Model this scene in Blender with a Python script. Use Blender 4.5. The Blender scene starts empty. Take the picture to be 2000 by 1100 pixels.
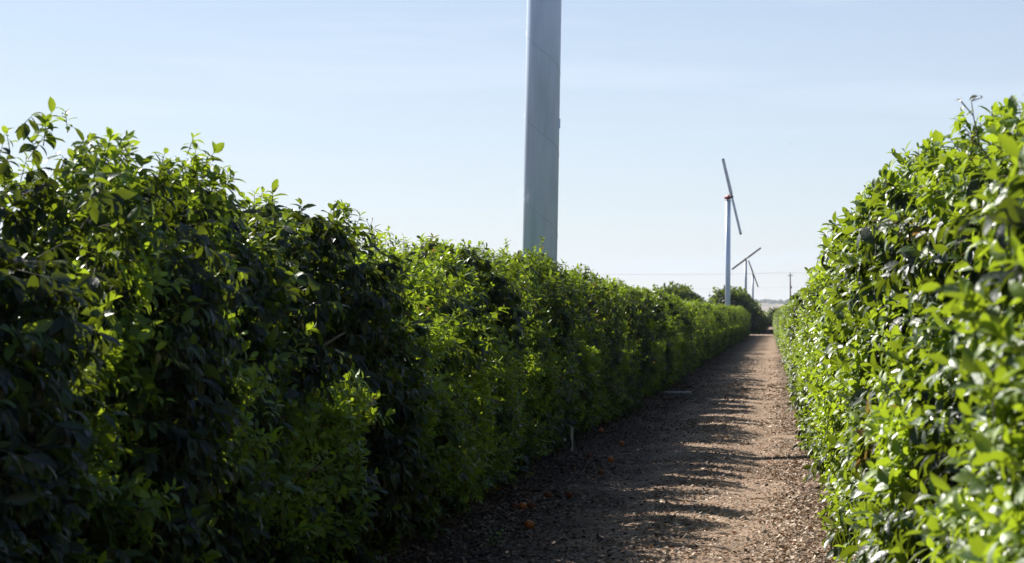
import bpy, math, random
import numpy as np
from mathutils import Vector, noise as mnoise

R = math.radians
scene = bpy.context.scene
COL = scene.collection
rng = np.random.default_rng(7)
random.seed(7)

# ------------------------------------------------------------------ camera
F_PX, VPX, VPY, EYE = 4200.0, 1508.0, 620.0, 1.5      # photograph pixels (2000 x 1100)
cam_d = bpy.data.cameras.new("camera")
cam = bpy.data.objects.new("camera", cam_d); COL.objects.link(cam)
cam.location = (0, 0, EYE); cam.rotation_euler = (R(90), 0, 0)
cam_d.sensor_width = 36; cam_d.lens = F_PX / 2000 * 36
cam_d.shift_x = -(VPX - 1000) / 2000
cam_d.shift_y = (VPY - 550) / 2000
cam_d.clip_start = 0.05; cam_d.clip_end = 20000
cam_d.dof.use_dof = True
cam_d.dof.focus_distance = 17.0
cam_d.dof.aperture_fstop = 7.0
scene.camera = cam

# ------------------------------------------------------------------ sky and sun
SUN_EL, SUN_B = 34.0, 42.0              # elevation; degrees beyond the left-hand perpendicular
az = R(SUN_B)
to_sun = Vector((-math.cos(az) * math.cos(R(SUN_EL)), math.sin(az) * math.cos(R(SUN_EL)), math.sin(R(SUN_EL))))
world = bpy.data.worlds.new("World"); scene.world = world; world.use_nodes = True
nt = world.node_tree; N, L = nt.nodes, nt.links
for n in list(N): N.remove(n)
out = N.new("ShaderNodeOutputWorld"); bg = N.new("ShaderNodeBackground")
sky = N.new("ShaderNodeTexSky"); sky.sky_type = 'NISHITA'; sky.sun_disc = False
sky.sun_elevation = R(SUN_EL)
sky.sun_rotation = math.atan2(to_sun.x, to_sun.y)
sky.air_density = 1.0; sky.dust_density = 0.25; sky.ozone_density = 1.6; sky.altitude = 60
# a few very thin cirrus streaks
tc = N.new("ShaderNodeTexCoord"); mp = N.new("ShaderNodeMapping")
mp.inputs['Scale'].default_value = (1.2, 1.2, 16.0); mp.inputs['Rotation'].default_value = (0, R(4), 0)
nz = N.new("ShaderNodeTexNoise"); nz.inputs['Scale'].default_value = 3.2; nz.inputs['Detail'].default_value = 6
nz.inputs['Roughness'].default_value = 0.55
rp = N.new("ShaderNodeMapRange"); rp.inputs[1].default_value = 0.52; rp.inputs[2].default_value = 0.78
rp.inputs[3].default_value = 0.0; rp.inputs[4].default_value = 0.30
mx = N.new("ShaderNodeMix"); mx.data_type = 'RGBA'
mx.inputs[7].default_value = (8.9, 10.0, 11.9, 1)
L.new(tc.outputs['Generated'], mp.inputs['Vector']); L.new(mp.outputs[0], nz.inputs['Vector'])
L.new(nz.outputs['Fac'], rp.inputs[0]); sxyz = N.new("ShaderNodeSeparateXYZ"); L.new(tc.outputs['Generated'], sxyz.inputs[0])
hz_ = N.new("ShaderNodeMapRange"); hz_.interpolation_type = 'SMOOTHSTEP'   # thin high veil, denser low down
hz_.inputs[1].default_value = 0.0; hz_.inputs[2].default_value = 0.4; hz_.inputs[3].default_value = 0.52; hz_.inputs[4].default_value = 0.0
L.new(sxyz.outputs[2], hz_.inputs[0])
va = N.new("ShaderNodeMath"); va.operation = 'ADD'; L.new(hz_.outputs[0], va.inputs[0]); L.new(rp.outputs[0], va.inputs[1])
L.new(va.outputs[0], mx.inputs[0])
tint = N.new("ShaderNodeMix"); tint.data_type = 'RGBA'; tint.blend_type = 'MULTIPLY'; tint.inputs[0].default_value = 1
tint.inputs[7].default_value = (0.97, 0.972, 1.06, 1)
L.new(sky.outputs[0], tint.inputs[6]); L.new(tint.outputs[2], mx.inputs[6]); L.new(mx.outputs[2], bg.inputs['Color'])
bg.inputs['Strength'].default_value = 0.051
L.new(bg.outputs[0], out.inputs['Surface'])
sd = bpy.data.lights.new("sun", 'SUN'); sd.energy = 5.0; sd.angle = R(0.53); sd.color = (1.0, 0.95, 0.87)
sun = bpy.data.objects.new("sun", sd); COL.objects.link(sun)
sun.rotation_euler = to_sun.to_track_quat('Z', 'Y').to_euler(); sun.location = (-20, 20, 30)

scene.view_settings.view_transform = 'Standard'; scene.view_settings.look = 'None'
scene.view_settings.gamma = 1.0; scene.view_settings.exposure = 0.88
scene.cycles.max_bounces = 8; scene.cycles.diffuse_bounces = 3; scene.cycles.glossy_bounces = 2
scene.cycles.transmission_bounces = 4; scene.cycles.transparent_max_bounces = 4
scene.cycles.volume_bounces = 0; scene.cycles.caustics_reflective = False
scene.cycles.use_denoising = True

# ------------------------------------------------------------------ helpers
def put(o, label=None, cat=None, group=None, kind=None):
    if label: o['label'] = label
    if cat: o['category'] = cat
    if group: o['group'] = group
    if kind: o['kind'] = kind
    return o

def empty(name, loc=(0, 0, 0)):
    o = bpy.data.objects.new(name, None); COL.objects.link(o); o.location = loc
    o.empty_display_size = 0.3
    return o

def mesh_np(name, verts, faces_idx, faces_len, mats, mat_idx=None, cols=None, smooth=True):
    me = bpy.data.meshes.new(name)
    nv, nl, nf = len(verts), len(faces_idx), len(faces_len)
    me.vertices.add(nv); me.vertices.foreach_set("co", np.asarray(verts, np.float32).ravel())
    me.loops.add(nl); me.loops.foreach_set("vertex_index", np.asarray(faces_idx, np.int32))
    me.polygons.add(nf)
    st = np.concatenate([[0], np.cumsum(faces_len)[:-1]]).astype(np.int32)
    me.polygons.foreach_set("loop_start", st)
    if mat_idx is not None: me.polygons.foreach_set("material_index", np.asarray(mat_idx, np.int32))
    me.polygons.foreach_set("use_smooth", np.full(nf, smooth, bool))
    if cols is not None:
        a = me.attributes.new("tone", 'FLOAT_COLOR', 'POINT')
        c4 = np.ones((nv, 4), np.float32); c4[:, :3] = cols
        a.data.foreach_set("color", c4.ravel())
    me.update(calc_edges=True)
    for m in mats: me.materials.append(m)
    return me

def link(name, me, parent=None, loc=None):
    o = bpy.data.objects.new(name, me); COL.objects.link(o)
    if parent: o.parent = parent
    if loc is not None: o.location = loc
    return o

class MB:
    """collects rings / boxes / tubes, then builds one mesh"""
    def __init__(s): s.v, s.f = [], []
    def tube(s, pts, rad, n=12, cap=True):
        pts = [Vector(p) for p in pts]
        if not hasattr(rad, '__len__'): rad = [rad] * len(pts)
        b = len(s.v); up = None
        for i, p in enumerate(pts):
            a = pts[max(0, i - 1)]; c = pts[min(len(pts) - 1, i + 1)]
            t = (c - a).normalized()
            if up is None: up = Vector((0, 0, 1)) if abs(t.z) < .9 else Vector((1, 0, 0))
            u = (up - t * up.dot(t)).normalized(); w = t.cross(u); up = u
            for k in range(n):
                q = 2 * math.pi * k / n
                s.v.append(p + (u * math.cos(q) + w * math.sin(q)) * rad[i])
        for i in range(len(pts) - 1):
            for k in range(n):
                k2 = (k + 1) % n
                s.f.append((b + i * n + k, b + i * n + k2, b + (i + 1) * n + k2, b + (i + 1) * n + k))
        if cap:
            s.f.append(tuple(b + k for k in range(n))[::-1])
            s.f.append(tuple(b + (len(pts) - 1) * n + k for k in range(n)))
        return s
    def box(s, c, h, rot=None):
        b = len(s.v)
        for dx in (-1, 1):
            for dy in (-1, 1):
                for dz in (-1, 1):
                    p = Vector((dx * h[0], dy * h[1], dz * h[2]))
                    if rot: p = rot @ p
                    s.v.append(p + Vector(c))
        for q in ((0, 1, 3, 2), (4, 6, 7, 5), (0, 4, 5, 1), (2, 3, 7, 6), (0, 2, 6, 4), (1, 5, 7, 3)):
            s.f.append(tuple(b + i for i in q))
        return s
    def build(s, name, mat, parent=None, smooth=True, bevel=0):
        me = bpy.data.meshes.new(name); me.from_pydata([tuple(v) for v in s.v], [], s.f); me.update()
        for p in me.polygons: p.use_smooth = smooth
        if isinstance(mat, (list, tuple)):
            for m in mat: me.materials.append(m)
        else: me.materials.append(mat)
        o = link(name, me, parent)
        if bevel:
            m = o.modifiers.new("bevel", 'BEVEL'); m.width = bevel; m.segments = 2
        return o

def mat_new(name):
    m = bpy.data.materials.new(name); m.use_nodes = True
    n = m.node_tree.nodes
    return m, n, m.node_tree.links, n['Principled BSDF']

def ramp(N, stops):
    r = N.new("ShaderNodeValToRGB"); e = r.color_ramp.elements
    e[0].position, e[0].color = stops[0][0], (*stops[0][1], 1)
    e[1].position, e[1].color = stops[-1][0], (*stops[-1][1], 1)
    for p, c in stops[1:-1]:
        x = e.new(p); x.color = (*c, 1)
    return r

# ------------------------------------------------------------------ materials
def leaf_material(name, dark, mid, flush, trans, rough=0.36, tfac=0.34):
    m, N, L, P = mat_new(name)
    at = N.new("ShaderNodeAttribute"); at.attribute_name = "tone"
    sp = N.new("ShaderNodeSeparateColor"); L.new(at.outputs['Color'], sp.inputs[0])
    # red = age of the shoot (0 old, 1 fresh) shifted by sun or shade on its row, green = random per leaf, blue = dry leaf
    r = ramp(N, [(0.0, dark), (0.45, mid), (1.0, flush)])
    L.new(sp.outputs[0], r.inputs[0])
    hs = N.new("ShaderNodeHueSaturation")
    v = N.new("ShaderNodeMapRange"); v.inputs[3].default_value = 0.65; v.inputs[4].default_value = 1.4
    L.new(sp.outputs[1], v.inputs[0]); L.new(v.outputs[0], hs.inputs['Value']); L.new(r.outputs[0], hs.inputs['Color'])
    dry = N.new("ShaderNodeMix"); dry.data_type = 'RGBA'; dry.inputs[7].default_value = (0.20, 0.13, 0.06, 1)
    L.new(sp.outputs[2], dry.inputs[0]); L.new(hs.outputs[0], dry.inputs[6])
    geo = N.new("ShaderNodeNewGeometry")
    under = N.new("ShaderNodeMix"); under.data_type = 'RGBA'; under.blend_type = 'MULTIPLY'; under.inputs[0].default_value = 1
    pale = N.new("ShaderNodeMix"); pale.data_type = 'RGBA'; pale.inputs[6].default_value = (1, 1, 1, 1); pale.inputs[7].default_value = (1.45, 1.4, 1.7, 1)
    L.new(geo.outputs['Backfacing'], pale.inputs[0])
    L.new(dry.outputs[2], under.inputs[6]); L.new(pale.outputs[2], under.inputs[7])
    L.new(under.outputs[2], P.inputs['Base Color'])
    rr = N.new("ShaderNodeMapRange"); rr.inputs[3].default_value = rough - .09; rr.inputs[4].default_value = rough + .14
    L.new(sp.outputs[1], rr.inputs[0]); L.new(rr.outputs[0], P.inputs['Roughness'])
    P.inputs['IOR'].default_value = 1.5; P.inputs['Specular IOR Level'].default_value = .5
    nzz = N.new("ShaderNodeTexNoise"); nzz.inputs['Scale'].default_value = 60
    tcc = N.new("ShaderNodeTexCoord"); L.new(tcc.outputs['Object'], nzz.inputs['Vector'])
    bp = N.new("ShaderNodeBump"); bp.inputs['Strength'].default_value = 0.25; bp.inputs['Distance'].default_value = 0.01
    L.new(nzz.outputs['Fac'], bp.inputs['Height']); L.new(bp.outputs[0], P.inputs['Normal'])
    tr = N.new("ShaderNodeBsdfTranslucent")
    tcl = N.new("ShaderNodeMix"); tcl.data_type = 'RGBA'; tcl.inputs[6].default_value = (*[c * .22 for c in trans], 1)
    tcl.inputs[7].default_value = (*trans, 1)
    L.new(sp.outputs[0], tcl.inputs[0])
    tdry = N.new("ShaderNodeMix"); tdry.data_type = 'RGBA'; tdry.inputs[7].default_value = (0.30, 0.17, 0.05, 1)
    L.new(sp.outputs[2], tdry.inputs[0]); L.new(tcl.outputs[2], tdry.inputs[6]); L.new(tdry.outputs[2], tr.inputs['Color'])
    ms = N.new("ShaderNodeMixShader"); ms.inputs[0].default_value = tfac
    L.new(P.outputs[0], ms.inputs[1]); L.new(tr.outputs[0], ms.inputs[2])
    L.new(ms.outputs[0], N['Material Output'].inputs['Surface'])
    return m

M_LEAF = leaf_material("citrus_leaf", (0.018, 0.028, 0.027), (0.045, 0.100, 0.020), (0.170, 0.255, 0.022), (0.47, 0.62, 0.028), rough=.42, tfac=.38)

def bark_material(name, c1, c2):
    m, N, L, P = mat_new(name)
    tcn = N.new("ShaderNodeTexCoord"); mpn = N.new("ShaderNodeMapping"); mpn.inputs['Scale'].default_value = (1, 1, .25)
    n1 = N.new("ShaderNodeTexNoise"); n1.inputs['Scale'].default_value = 30; n1.inputs['Detail'].default_value = 5
    L.new(tcn.outputs['Object'], mpn.inputs[0]); L.new(mpn.outputs[0], n1.inputs['Vector'])
    r = ramp(N, [(0.3, c1), (0.7, c2)]); L.new(n1.outputs['Fac'], r.inputs[0]); L.new(r.outputs[0], P.inputs['Base Color'])
    b = N.new("ShaderNodeBump"); b.inputs['Strength'].default_value = .5; b.inputs['Distance'].default_value = .01
    L.new(n1.outputs['Fac'], b.inputs['Height']); L.new(b.outputs[0], P.inputs['Normal'])
    P.inputs['Roughness'].default_value = .85
    return m
M_BARK = bark_material("citrus_bark", (0.07, 0.055, 0.04), (0.20, 0.17, 0.13))
M_TWIG = bark_material("twig_bark", (0.05, 0.06, 0.025), (0.15, 0.13, 0.07))
M_POLE = bark_material("pole_wood", (0.06, 0.045, 0.035), (0.16, 0.12, 0.09))

def litter_material():
    m, N, L, P = mat_new("dry_leaf_litter")
    at = N.new("ShaderNodeAttribute"); at.attribute_name = "tone"
    sp = N.new("ShaderNodeSeparateColor"); L.new(at.outputs['Color'], sp.inputs[0])
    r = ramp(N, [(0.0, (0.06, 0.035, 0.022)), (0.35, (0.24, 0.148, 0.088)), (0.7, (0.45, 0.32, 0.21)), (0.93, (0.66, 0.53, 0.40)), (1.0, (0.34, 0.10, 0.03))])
    L.new(sp.outputs[0], r.inputs[0]); L.new(r.outputs[0], P.inputs['Base Color'])
    P.inputs['Roughness'].default_value = .7
    return m
M_LITTER = litter_material()

def soil_material(name, cs, bump=1.0, scale=1.0, cs2=None):
    m, N, L, P = mat_new(name)
    tcn = N.new("ShaderNodeTexCoord")
    big = N.new("ShaderNodeTexNoise"); big.inputs['Scale'].default_value = 0.9 * scale; big.inputs['Detail'].default_value = 6
    mp2 = N.new("ShaderNodeMapping"); mp2.inputs['Scale'].default_value = (1.0, .45, 1)
    L.new(tcn.outputs['Object'], mp2.inputs[0]); L.new(mp2.outputs[0], big.inputs['Vector'])
    fine = N.new("ShaderNodeTexNoise"); fine.inputs['Scale'].default_value = 28 * scale; fine.inputs['Detail'].default_value = 8; fine.inputs['Roughness'].default_value = .7
    L.new(tcn.outputs['Object'], fine.inputs['Vector'])
    vor = N.new("ShaderNodeTexVoronoi"); vor.inputs['Scale'].default_value = 34 * scale; vor.inputs['Randomness'].default_value = 1
    L.new(tcn.outputs['Object'], vor.inputs['Vector'])
    r1 = ramp(N, [(0.3, cs[0]), (0.5, cs[1]), (0.7, cs[2])]); L.new(big.outputs['Fac'], r1.inputs[0])
    r2 = ramp(N, [(0.28, (0.5, 0.46, 0.42)), (0.5, (1, 1, 1)), (0.74, (1.45, 1.4, 1.32))]); L.new(fine.outputs['Fac'], r2.inputs[0])
    tone_out = r1.outputs[0]
    if cs2:     # packed track in the middle; organic soil towards both rows, darkened further for hedge shade
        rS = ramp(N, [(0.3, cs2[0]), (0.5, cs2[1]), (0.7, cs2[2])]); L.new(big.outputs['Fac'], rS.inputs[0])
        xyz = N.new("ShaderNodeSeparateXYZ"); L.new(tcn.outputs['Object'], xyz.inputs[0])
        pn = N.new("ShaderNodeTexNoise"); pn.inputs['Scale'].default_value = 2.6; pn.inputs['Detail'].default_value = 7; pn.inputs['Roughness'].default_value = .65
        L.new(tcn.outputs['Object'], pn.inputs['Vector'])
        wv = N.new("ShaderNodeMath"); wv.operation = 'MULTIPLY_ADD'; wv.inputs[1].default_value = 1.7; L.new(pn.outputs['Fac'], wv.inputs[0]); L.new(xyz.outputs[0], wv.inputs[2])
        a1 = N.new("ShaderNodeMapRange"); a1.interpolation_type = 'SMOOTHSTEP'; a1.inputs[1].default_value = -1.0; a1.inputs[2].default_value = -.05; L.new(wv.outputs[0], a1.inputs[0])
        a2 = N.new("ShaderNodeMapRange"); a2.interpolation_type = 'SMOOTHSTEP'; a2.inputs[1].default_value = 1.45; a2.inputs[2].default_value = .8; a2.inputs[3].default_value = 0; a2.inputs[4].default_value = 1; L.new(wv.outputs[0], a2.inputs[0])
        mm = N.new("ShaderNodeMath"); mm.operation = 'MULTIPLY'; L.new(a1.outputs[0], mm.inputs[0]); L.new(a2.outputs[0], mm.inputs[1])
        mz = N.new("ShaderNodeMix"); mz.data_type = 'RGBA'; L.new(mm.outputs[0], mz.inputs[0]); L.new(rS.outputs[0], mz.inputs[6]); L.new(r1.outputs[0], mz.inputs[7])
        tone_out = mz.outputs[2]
    mu = N.new("ShaderNodeMix"); mu.data_type = 'RGBA'; mu.blend_type = 'MULTIPLY'; mu.inputs[0].default_value = 1
    L.new(tone_out, mu.inputs[6]); L.new(r2.outputs[0], mu.inputs[7])
    # chips: each voronoi cell its own tone
    sc = N.new("ShaderNodeSeparateColor"); L.new(vor.outputs['Color'], sc.inputs[0])
    r3 = ramp(N, [(0.0, (0.6, 0.55, 0.5)), (0.6, (1, 1, 1)), (0.9, (1.35, 1.25, 1.15)), (1, (1.8, 1.6, 1.4))]); L.new(sc.outputs[0], r3.inputs[0])
    mu2 = N.new("ShaderNodeMix"); mu2.data_type = 'RGBA'; mu2.blend_type = 'MULTIPLY'; mu2.inputs[0].default_value = .75
    L.new(mu.outputs[2], mu2.inputs[6]); L.new(r3.outputs[0], mu2.inputs[7]); L.new(mu2.outputs[2], P.inputs['Base Color'])
    b = N.new("ShaderNodeBump"); b.inputs['Strength'].default_value = .9 * bump; b.inputs['Distance'].default_value = .02
    ad = N.new("ShaderNodeMath"); ad.operation = 'ADD'; L.new(fine.outputs['Fac'], ad.inputs[0]); L.new(vor.outputs['Distance'], ad.inputs[1])
    L.new(ad.outputs[0], b.inputs['Height']); L.new(b.outputs[0], P.inputs['Normal'])
    P.inputs['Roughness'].default_value = .95; P.inputs['Specular IOR Level'].default_value = .2
    return m
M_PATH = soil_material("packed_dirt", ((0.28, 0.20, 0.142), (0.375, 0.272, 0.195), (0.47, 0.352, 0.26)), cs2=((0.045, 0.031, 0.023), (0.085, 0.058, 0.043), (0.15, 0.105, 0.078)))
M_SOIL = soil_material("orchard_soil", ((0.045, 0.031, 0.023), (0.085, 0.058, 0.043), (0.15, 0.105, 0.078)))  # brown soil, tone lowered further to put hedge shade into the colour
M_TRACK = soil_material("pale_dirt", ((0.27, 0.2, 0.15), (0.36, 0.27, 0.21), (0.45, 0.35, 0.27)))

def metal_material(name, base, rough, metal=.12):
    m, N, L, P = mat_new(name)
    tcn = N.new("ShaderNodeTexCoord"); mp1 = N.new("ShaderNodeMapping"); mp1.inputs['Scale'].default_value = (9, 9, .9)
    n1 = N.new("ShaderNodeTexNoise"); n1.inputs['Scale'].default_value = 1.4; n1.inputs['Detail'].default_value = 6
    L.new(tcn.outputs['Object'], mp1.inputs[0]); L.new(mp1.outputs[0], n1.inputs['Vector'])
    lo = tuple(c * .88 for c in base); hi = tuple(min(1, c * 1.08) for c in base)
    r = ramp(N, [(0.32, lo), (0.52, base), (0.72, hi)]); L.new(n1.outputs['Fac'], r.inputs[0]); L.new(r.outputs[0], P.inputs['Base Color'])
    P.inputs['Metallic'].default_value = metal; P.inputs['Roughness'].default_value = rough
    n2 = N.new("ShaderNodeTexNoise"); n2.inputs['Scale'].default_value = 2.5; n2.inputs['Detail'].default_value = 3
    L.new(tcn.outputs['Object'], n2.inputs['Vector'])
    b = N.new("ShaderNodeBump"); b.inputs['Strength'].default_value = .12; b.inputs['Distance'].default_value = .03
    L.new(n2.outputs['Fac'], b.inputs['Height']); L.new(b.outputs[0], P.inputs['Normal'])
    return m
M_STEEL = metal_material("galvanised_steel", (0.68, 0.81, 0.99), .38, .12)
M_SEAM = metal_material("weld_seam_steel", (0.48, 0.54, 0.62), .5)
M_RED = metal_material("red_gearbox_paint", (0.22, 0.035, 0.035), .5)
M_STEEL2 = metal_material("weathered_steel", (0.36, 0.42, 0.50), .5)
M_BLADE = metal_material("fan_blade_paint", (0.66, 0.72, 0.78), .45)
M_BLADE2 = metal_material("weathered_fan_blade", (0.12, 0.09, 0.075), .6)
M_CAP = metal_material("dark_tip_metal", (0.08, 0.08, 0.085), .5)

def plain(name, c, rough=.7, var=.2, scale=8.0):
    m, N, L, P = mat_new(name)
    tcn = N.new("ShaderNodeTexCoord")
    n1 = N.new("ShaderNodeTexNoise"); n1.inputs['Scale'].default_value = scale; n1.inputs['Detail'].default_value = 5
    L.new(tcn.outputs['Object'], n1.inputs['Vector'])
    r = ramp(N, [(0.3, tuple(x * (1 - var) for x in c)), (0.7, tuple(min(1, x * (1 + var)) for x in c))])
    L.new(n1.outputs['Fac'], r.inputs[0]); L.new(r.outputs[0], P.inputs['Base Color'])
    P.inputs['Roughness'].default_value = rough
    return m
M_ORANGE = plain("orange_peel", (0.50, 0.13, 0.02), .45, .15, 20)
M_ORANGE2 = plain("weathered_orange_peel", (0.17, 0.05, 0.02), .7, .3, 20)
M_STAKE = plain("pale_stake_wood", (0.58, 0.52, 0.42), .8, .2, 20)
M_HOSE = plain("black_hose", (0.02, 0.02, 0.02), .5, .2)
M_SLAB = plain("pale_concrete", (0.36, 0.33, 0.30), .85, .2, 6)
M_BIRD = plain("dark_feather", (0.03, 0.028, 0.025), .7, .2, 30)
M_WIRE = plain("aluminium_wire", (0.22, 0.22, 0.23), .6, .05)
M_SCRUB = plain("far_scrub", (0.045, 0.06, 0.035), .9, .3, .05)

# ------------------------------------------------------------------ ground
def fbm(x, y, z=0.0, o=4):
    return mnoise.fractal(Vector((x, y, z)), 1.0, 2.0, o)

def gz_np(X, Y):
    """ground height: shallow wheel ruts, a low bank under each tree row, small bumps"""
    near = 1 / (1 + (np.abs(Y) / 90.0) ** 2)
    rut = -.040 * np.exp(-((X + 1.35 + .08 * np.sin(Y * .31)) / .26) ** 2) - .022 * np.exp(-((X + .12 + .05 * np.sin(Y * .27 + 1)) / .24) ** 2)
    bank = .07 / (1 + np.exp(-(X - .5) / .15)) * np.exp(-((X - .5) / 3.) ** 2) + .07 / (1 + np.exp((X + 2.4) / .18)) * np.exp(-((X + 2.4) / 3.) ** 2)
    bump = .010 * np.sin(X * 3.1 + np.sin(Y * 1.7) * 1.3) * np.sin(Y * 2.3 + 1.1 * np.sin(X * 2.1)) + .006 * np.sin(X * 9.7 + 2 * np.sin(Y * 5.1)) * np.sin(Y * 7.9 + X * 3.3) + .004 * np.sin(X * 23 + Y * 3) * np.sin(Y * 17 - X * 7)
    return (rut + bank + bump) * near
def gz(x, y): return float(gz_np(np.array([x], float), np.array([y], float))[0])

def axis_y(a0=0.0):
    ys = [a0]
    while ys[-1] < 9000: ys.append(ys[-1] + max(.045, abs(ys[-1] - 14) * .006 if ys[-1] > 14 else .07))
    return np.array(ys)
def grid_mesh(name, xs, ys, mat, dz=0.0, wob=None, zfun=gz_np):
    X, Y = np.meshgrid(xs, ys)
    if wob is not None: X = X + wob(X, Y)
    Z = zfun(X, Y) + dz
    v = np.stack([X, Y, Z], -1).reshape(-1, 3)
    ny, nx = X.shape
    i = np.arange(ny * nx).reshape(ny, nx)
    f = np.stack([i[:-1, :-1], i[:-1, 1:], i[1:, 1:], i[1:, :-1]], -1).reshape(-1)
    me = mesh_np(name, v, f, np.full(len(f) // 4, 4), [mat])
    return link(name, me)
core = np.concatenate([np.arange(-4.5, -2.2, .12), np.arange(-2.2, .9, .05), np.arange(.9, 3.5, .2)])
outer = np.array([6, 10, 18, 35, 70, 150, 350, 800, 1800, 4000, 8000.])
xs = np.concatenate([-outer[::-1] - 2, core, outer])
ysf = axis_y(-3.0)
ys_g = np.concatenate([-outer[::-1][:8] - 10, [-9, -6, ], ysf])
g = put(grid_mesh("ground", xs, ys_g, M_SOIL), kind='structure', label='bare brown orchard soil under the hedge rows')
ysp = ysf[ysf < 186]
def edge_wob(X, Y):
    l = np.clip((-1.2 - X) / .9, 0, 1); r = np.clip((X + .1) / .5, 0, 1)
    return (l - r) * (.07 * np.sin(Y * 1.9) + .05 * np.sin(Y * 5.3 + 1) + .03 * np.sin(Y * 13.))
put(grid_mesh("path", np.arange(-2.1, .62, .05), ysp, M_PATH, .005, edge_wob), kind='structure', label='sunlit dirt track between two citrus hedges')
put(grid_mesh("cross_track", np.array([-60, -30, -12, -5, -2, 0, 2, 5, 12, 30, 60.]), np.arange(181, 189, .5), M_TRACK, .012), kind='structure', label='pale dirt track crossing at the end of the hedges')
put(grid_mesh("far_track", np.array([-60, -30, -12, -5, -2, 0, 2, 5, 12, 30, 60.]), np.arange(272, 322, 2.), M_TRACK, .012), kind='structure', label='pale bare dirt beyond the tall dark trees')

# ------------------------------------------------------------------ hills far off
def hill(name, y0, depth, ztop, mat, seed, x0=-2600, x1=2600, nx=260, ny=26, rough=1.0):
    xs_ = np.linspace(x0, x1, nx); v = []; 
    for j in range(ny):
        t = j / (ny - 1)
        for x in xs_:
            prof = math.sin(math.pi * t)
            h = ztop * (0.80 + .26 * fbm(x / 620., seed, 0) + .04 * rough * fbm(x / 60., t * 9, seed))
            h *= min(1, max(0, (x - x0) / 500)) * min(1, max(0, (x1 - x) / 500))
            v.append((x, y0 + depth * t, -6 + (h + 6) * prof * (1 + .10 * fbm(x / 200., t * 4, seed + 5))))
    i = np.arange(nx * ny).reshape(ny, nx)
    f = np.stack([i[:-1, :-1], i[:-1, 1:], i[1:, 1:], i[1:, :-1]], -1).reshape(-1)
    return put(link(name, mesh_np(name, np.array(v), f, np.full(len(f) // 4, 4), [mat])), kind='structure')
def hill_mat():
    m, N, L, P = mat_new("dry_grass_hill")
    tcn = N.new("ShaderNodeTexCoord")
    n1 = N.new("ShaderNodeTexNoise"); n1.inputs['Scale'].default_value = .012; n1.inputs['Detail'].default_value = 7; n1.inputs['Roughness'].default_value = .6
    L.new(tcn.outputs['Object'], n1.inputs['Vector'])
    r = ramp(N, [(0.36, (0.07, 0.08, 0.045)), (0.47, (0.24, 0.18, 0.12)), (0.7, (0.36, 0.27, 0.18))])
    L.new(n1.outputs['Fac'], r.inputs[0]); L.new(r.outputs[0], P.inputs['Base Color']); P.inputs['Roughness'].default_value = 1
    return m
M_HILL = hill_mat()
hA = hill("hills", 4600, 1500, 50, M_HILL, 3.3)
hA['label'] = 'low tan hills fading into haze at the end of the track'

def ridge_trees():
    import bmesh
    bm = bmesh.new(); r = random.Random(5)
    for i in range(90):
        x = r.gauss(20, 60) if i < 50 else r.uniform(-900, 500)
        y = 5330 + r.uniform(-120, 60)
        hit, loc, n_, q_ = hA.ray_cast(Vector((x, y, 500)), Vector((0, 0, -1)))
        if not hit: continue
        w = r.uniform(4, 9)
        res = bmesh.ops.create_icosphere(bm, subdivisions=2, radius=1.0)
        for v in res['verts']:
            d = v.co.copy(); k_ = 1 + .35 * fbm(d.x * 1.5 + i, d.y * 1.5, d.z * 1.5, 3)
            v.co = Vector((x + d.x * w * k_, y + d.y * w * k_, loc.z + w * .45 + d.z * w * .7 * k_))
    me = bpy.data.meshes.new('distant_woodland'); bm.to_mesh(me); bm.free(); me.materials.append(M_SCRUB)
    put(link('distant_woodland', me), 'dark scattered trees along the hazy ridge at the end of the track', 'woodland', kind='stuff')
bpy.context.view_layer.update()
ridge_trees()

# ------------------------------------------------------------------ foliage
LEAF_A = np.array([[0, 0, 0], [.22, .17, .045], [.22, 0, .0], [.22, -.17, .045], [.52, .235, .05], [.52, 0, -.02], [.52, -.235, .05],
                   [.80, .15, .0], [.80, 0, -.06], [.80, -.15, .0], [1.0, 0, -.13]])
FACE_A = [(0, 2, 1), (0, 3, 2), (1, 2, 5, 4), (2, 3, 6, 5), (4, 5, 8, 7), (5, 6, 9, 8), (7, 8, 10), (8, 9, 10)]
LEAF_B = np.array([[0, 0, 0], [.5, .25, .05], [.5, 0, -.02], [.5, -.25, .05], [1.0, 0, -.09]])
FACE_B = [(0, 2, 1), (0, 3, 2), (1, 2, 4), (2, 3, 4)]

def norm(a): return a / np.maximum(1e-9, np.linalg.norm(a, axis=-1, keepdims=True))

def leaves_geometry(base, axis, nrm, length, tone, template, faces, curl):
    """one small folded, drooping blade per row"""
    ax = norm(axis); n = nrm - ax * np.sum(nrm * ax, -1, keepdims=True); n = norm(n); b = np.cross(n, ax)
    T = template; k = len(T)
    tx = T[None, :, 0] * length[:, None]
    ty = T[None, :, 1] * (length * rng.uniform(.8, 1.3, len(length)))[:, None]
    tz = (T[None, :, 2] - curl[:, None] * T[None, :, 0] ** 2) * length[:, None]
    V = base[:, None, :] + ax[:, None, :] * tx[..., None] + b[:, None, :] * ty[..., None] + n[:, None, :] * tz[..., None]
    n_l = len(base)
    fi = np.concatenate([np.array(f) for f in faces]); fl = np.array([len(f) for f in faces])
    idx = (fi[None, :] + (np.arange(n_l) * k)[:, None]).ravel()
    return V.reshape(-1, 3), idx, np.tile(fl, n_l), np.repeat(tone, k, 0)

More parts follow.
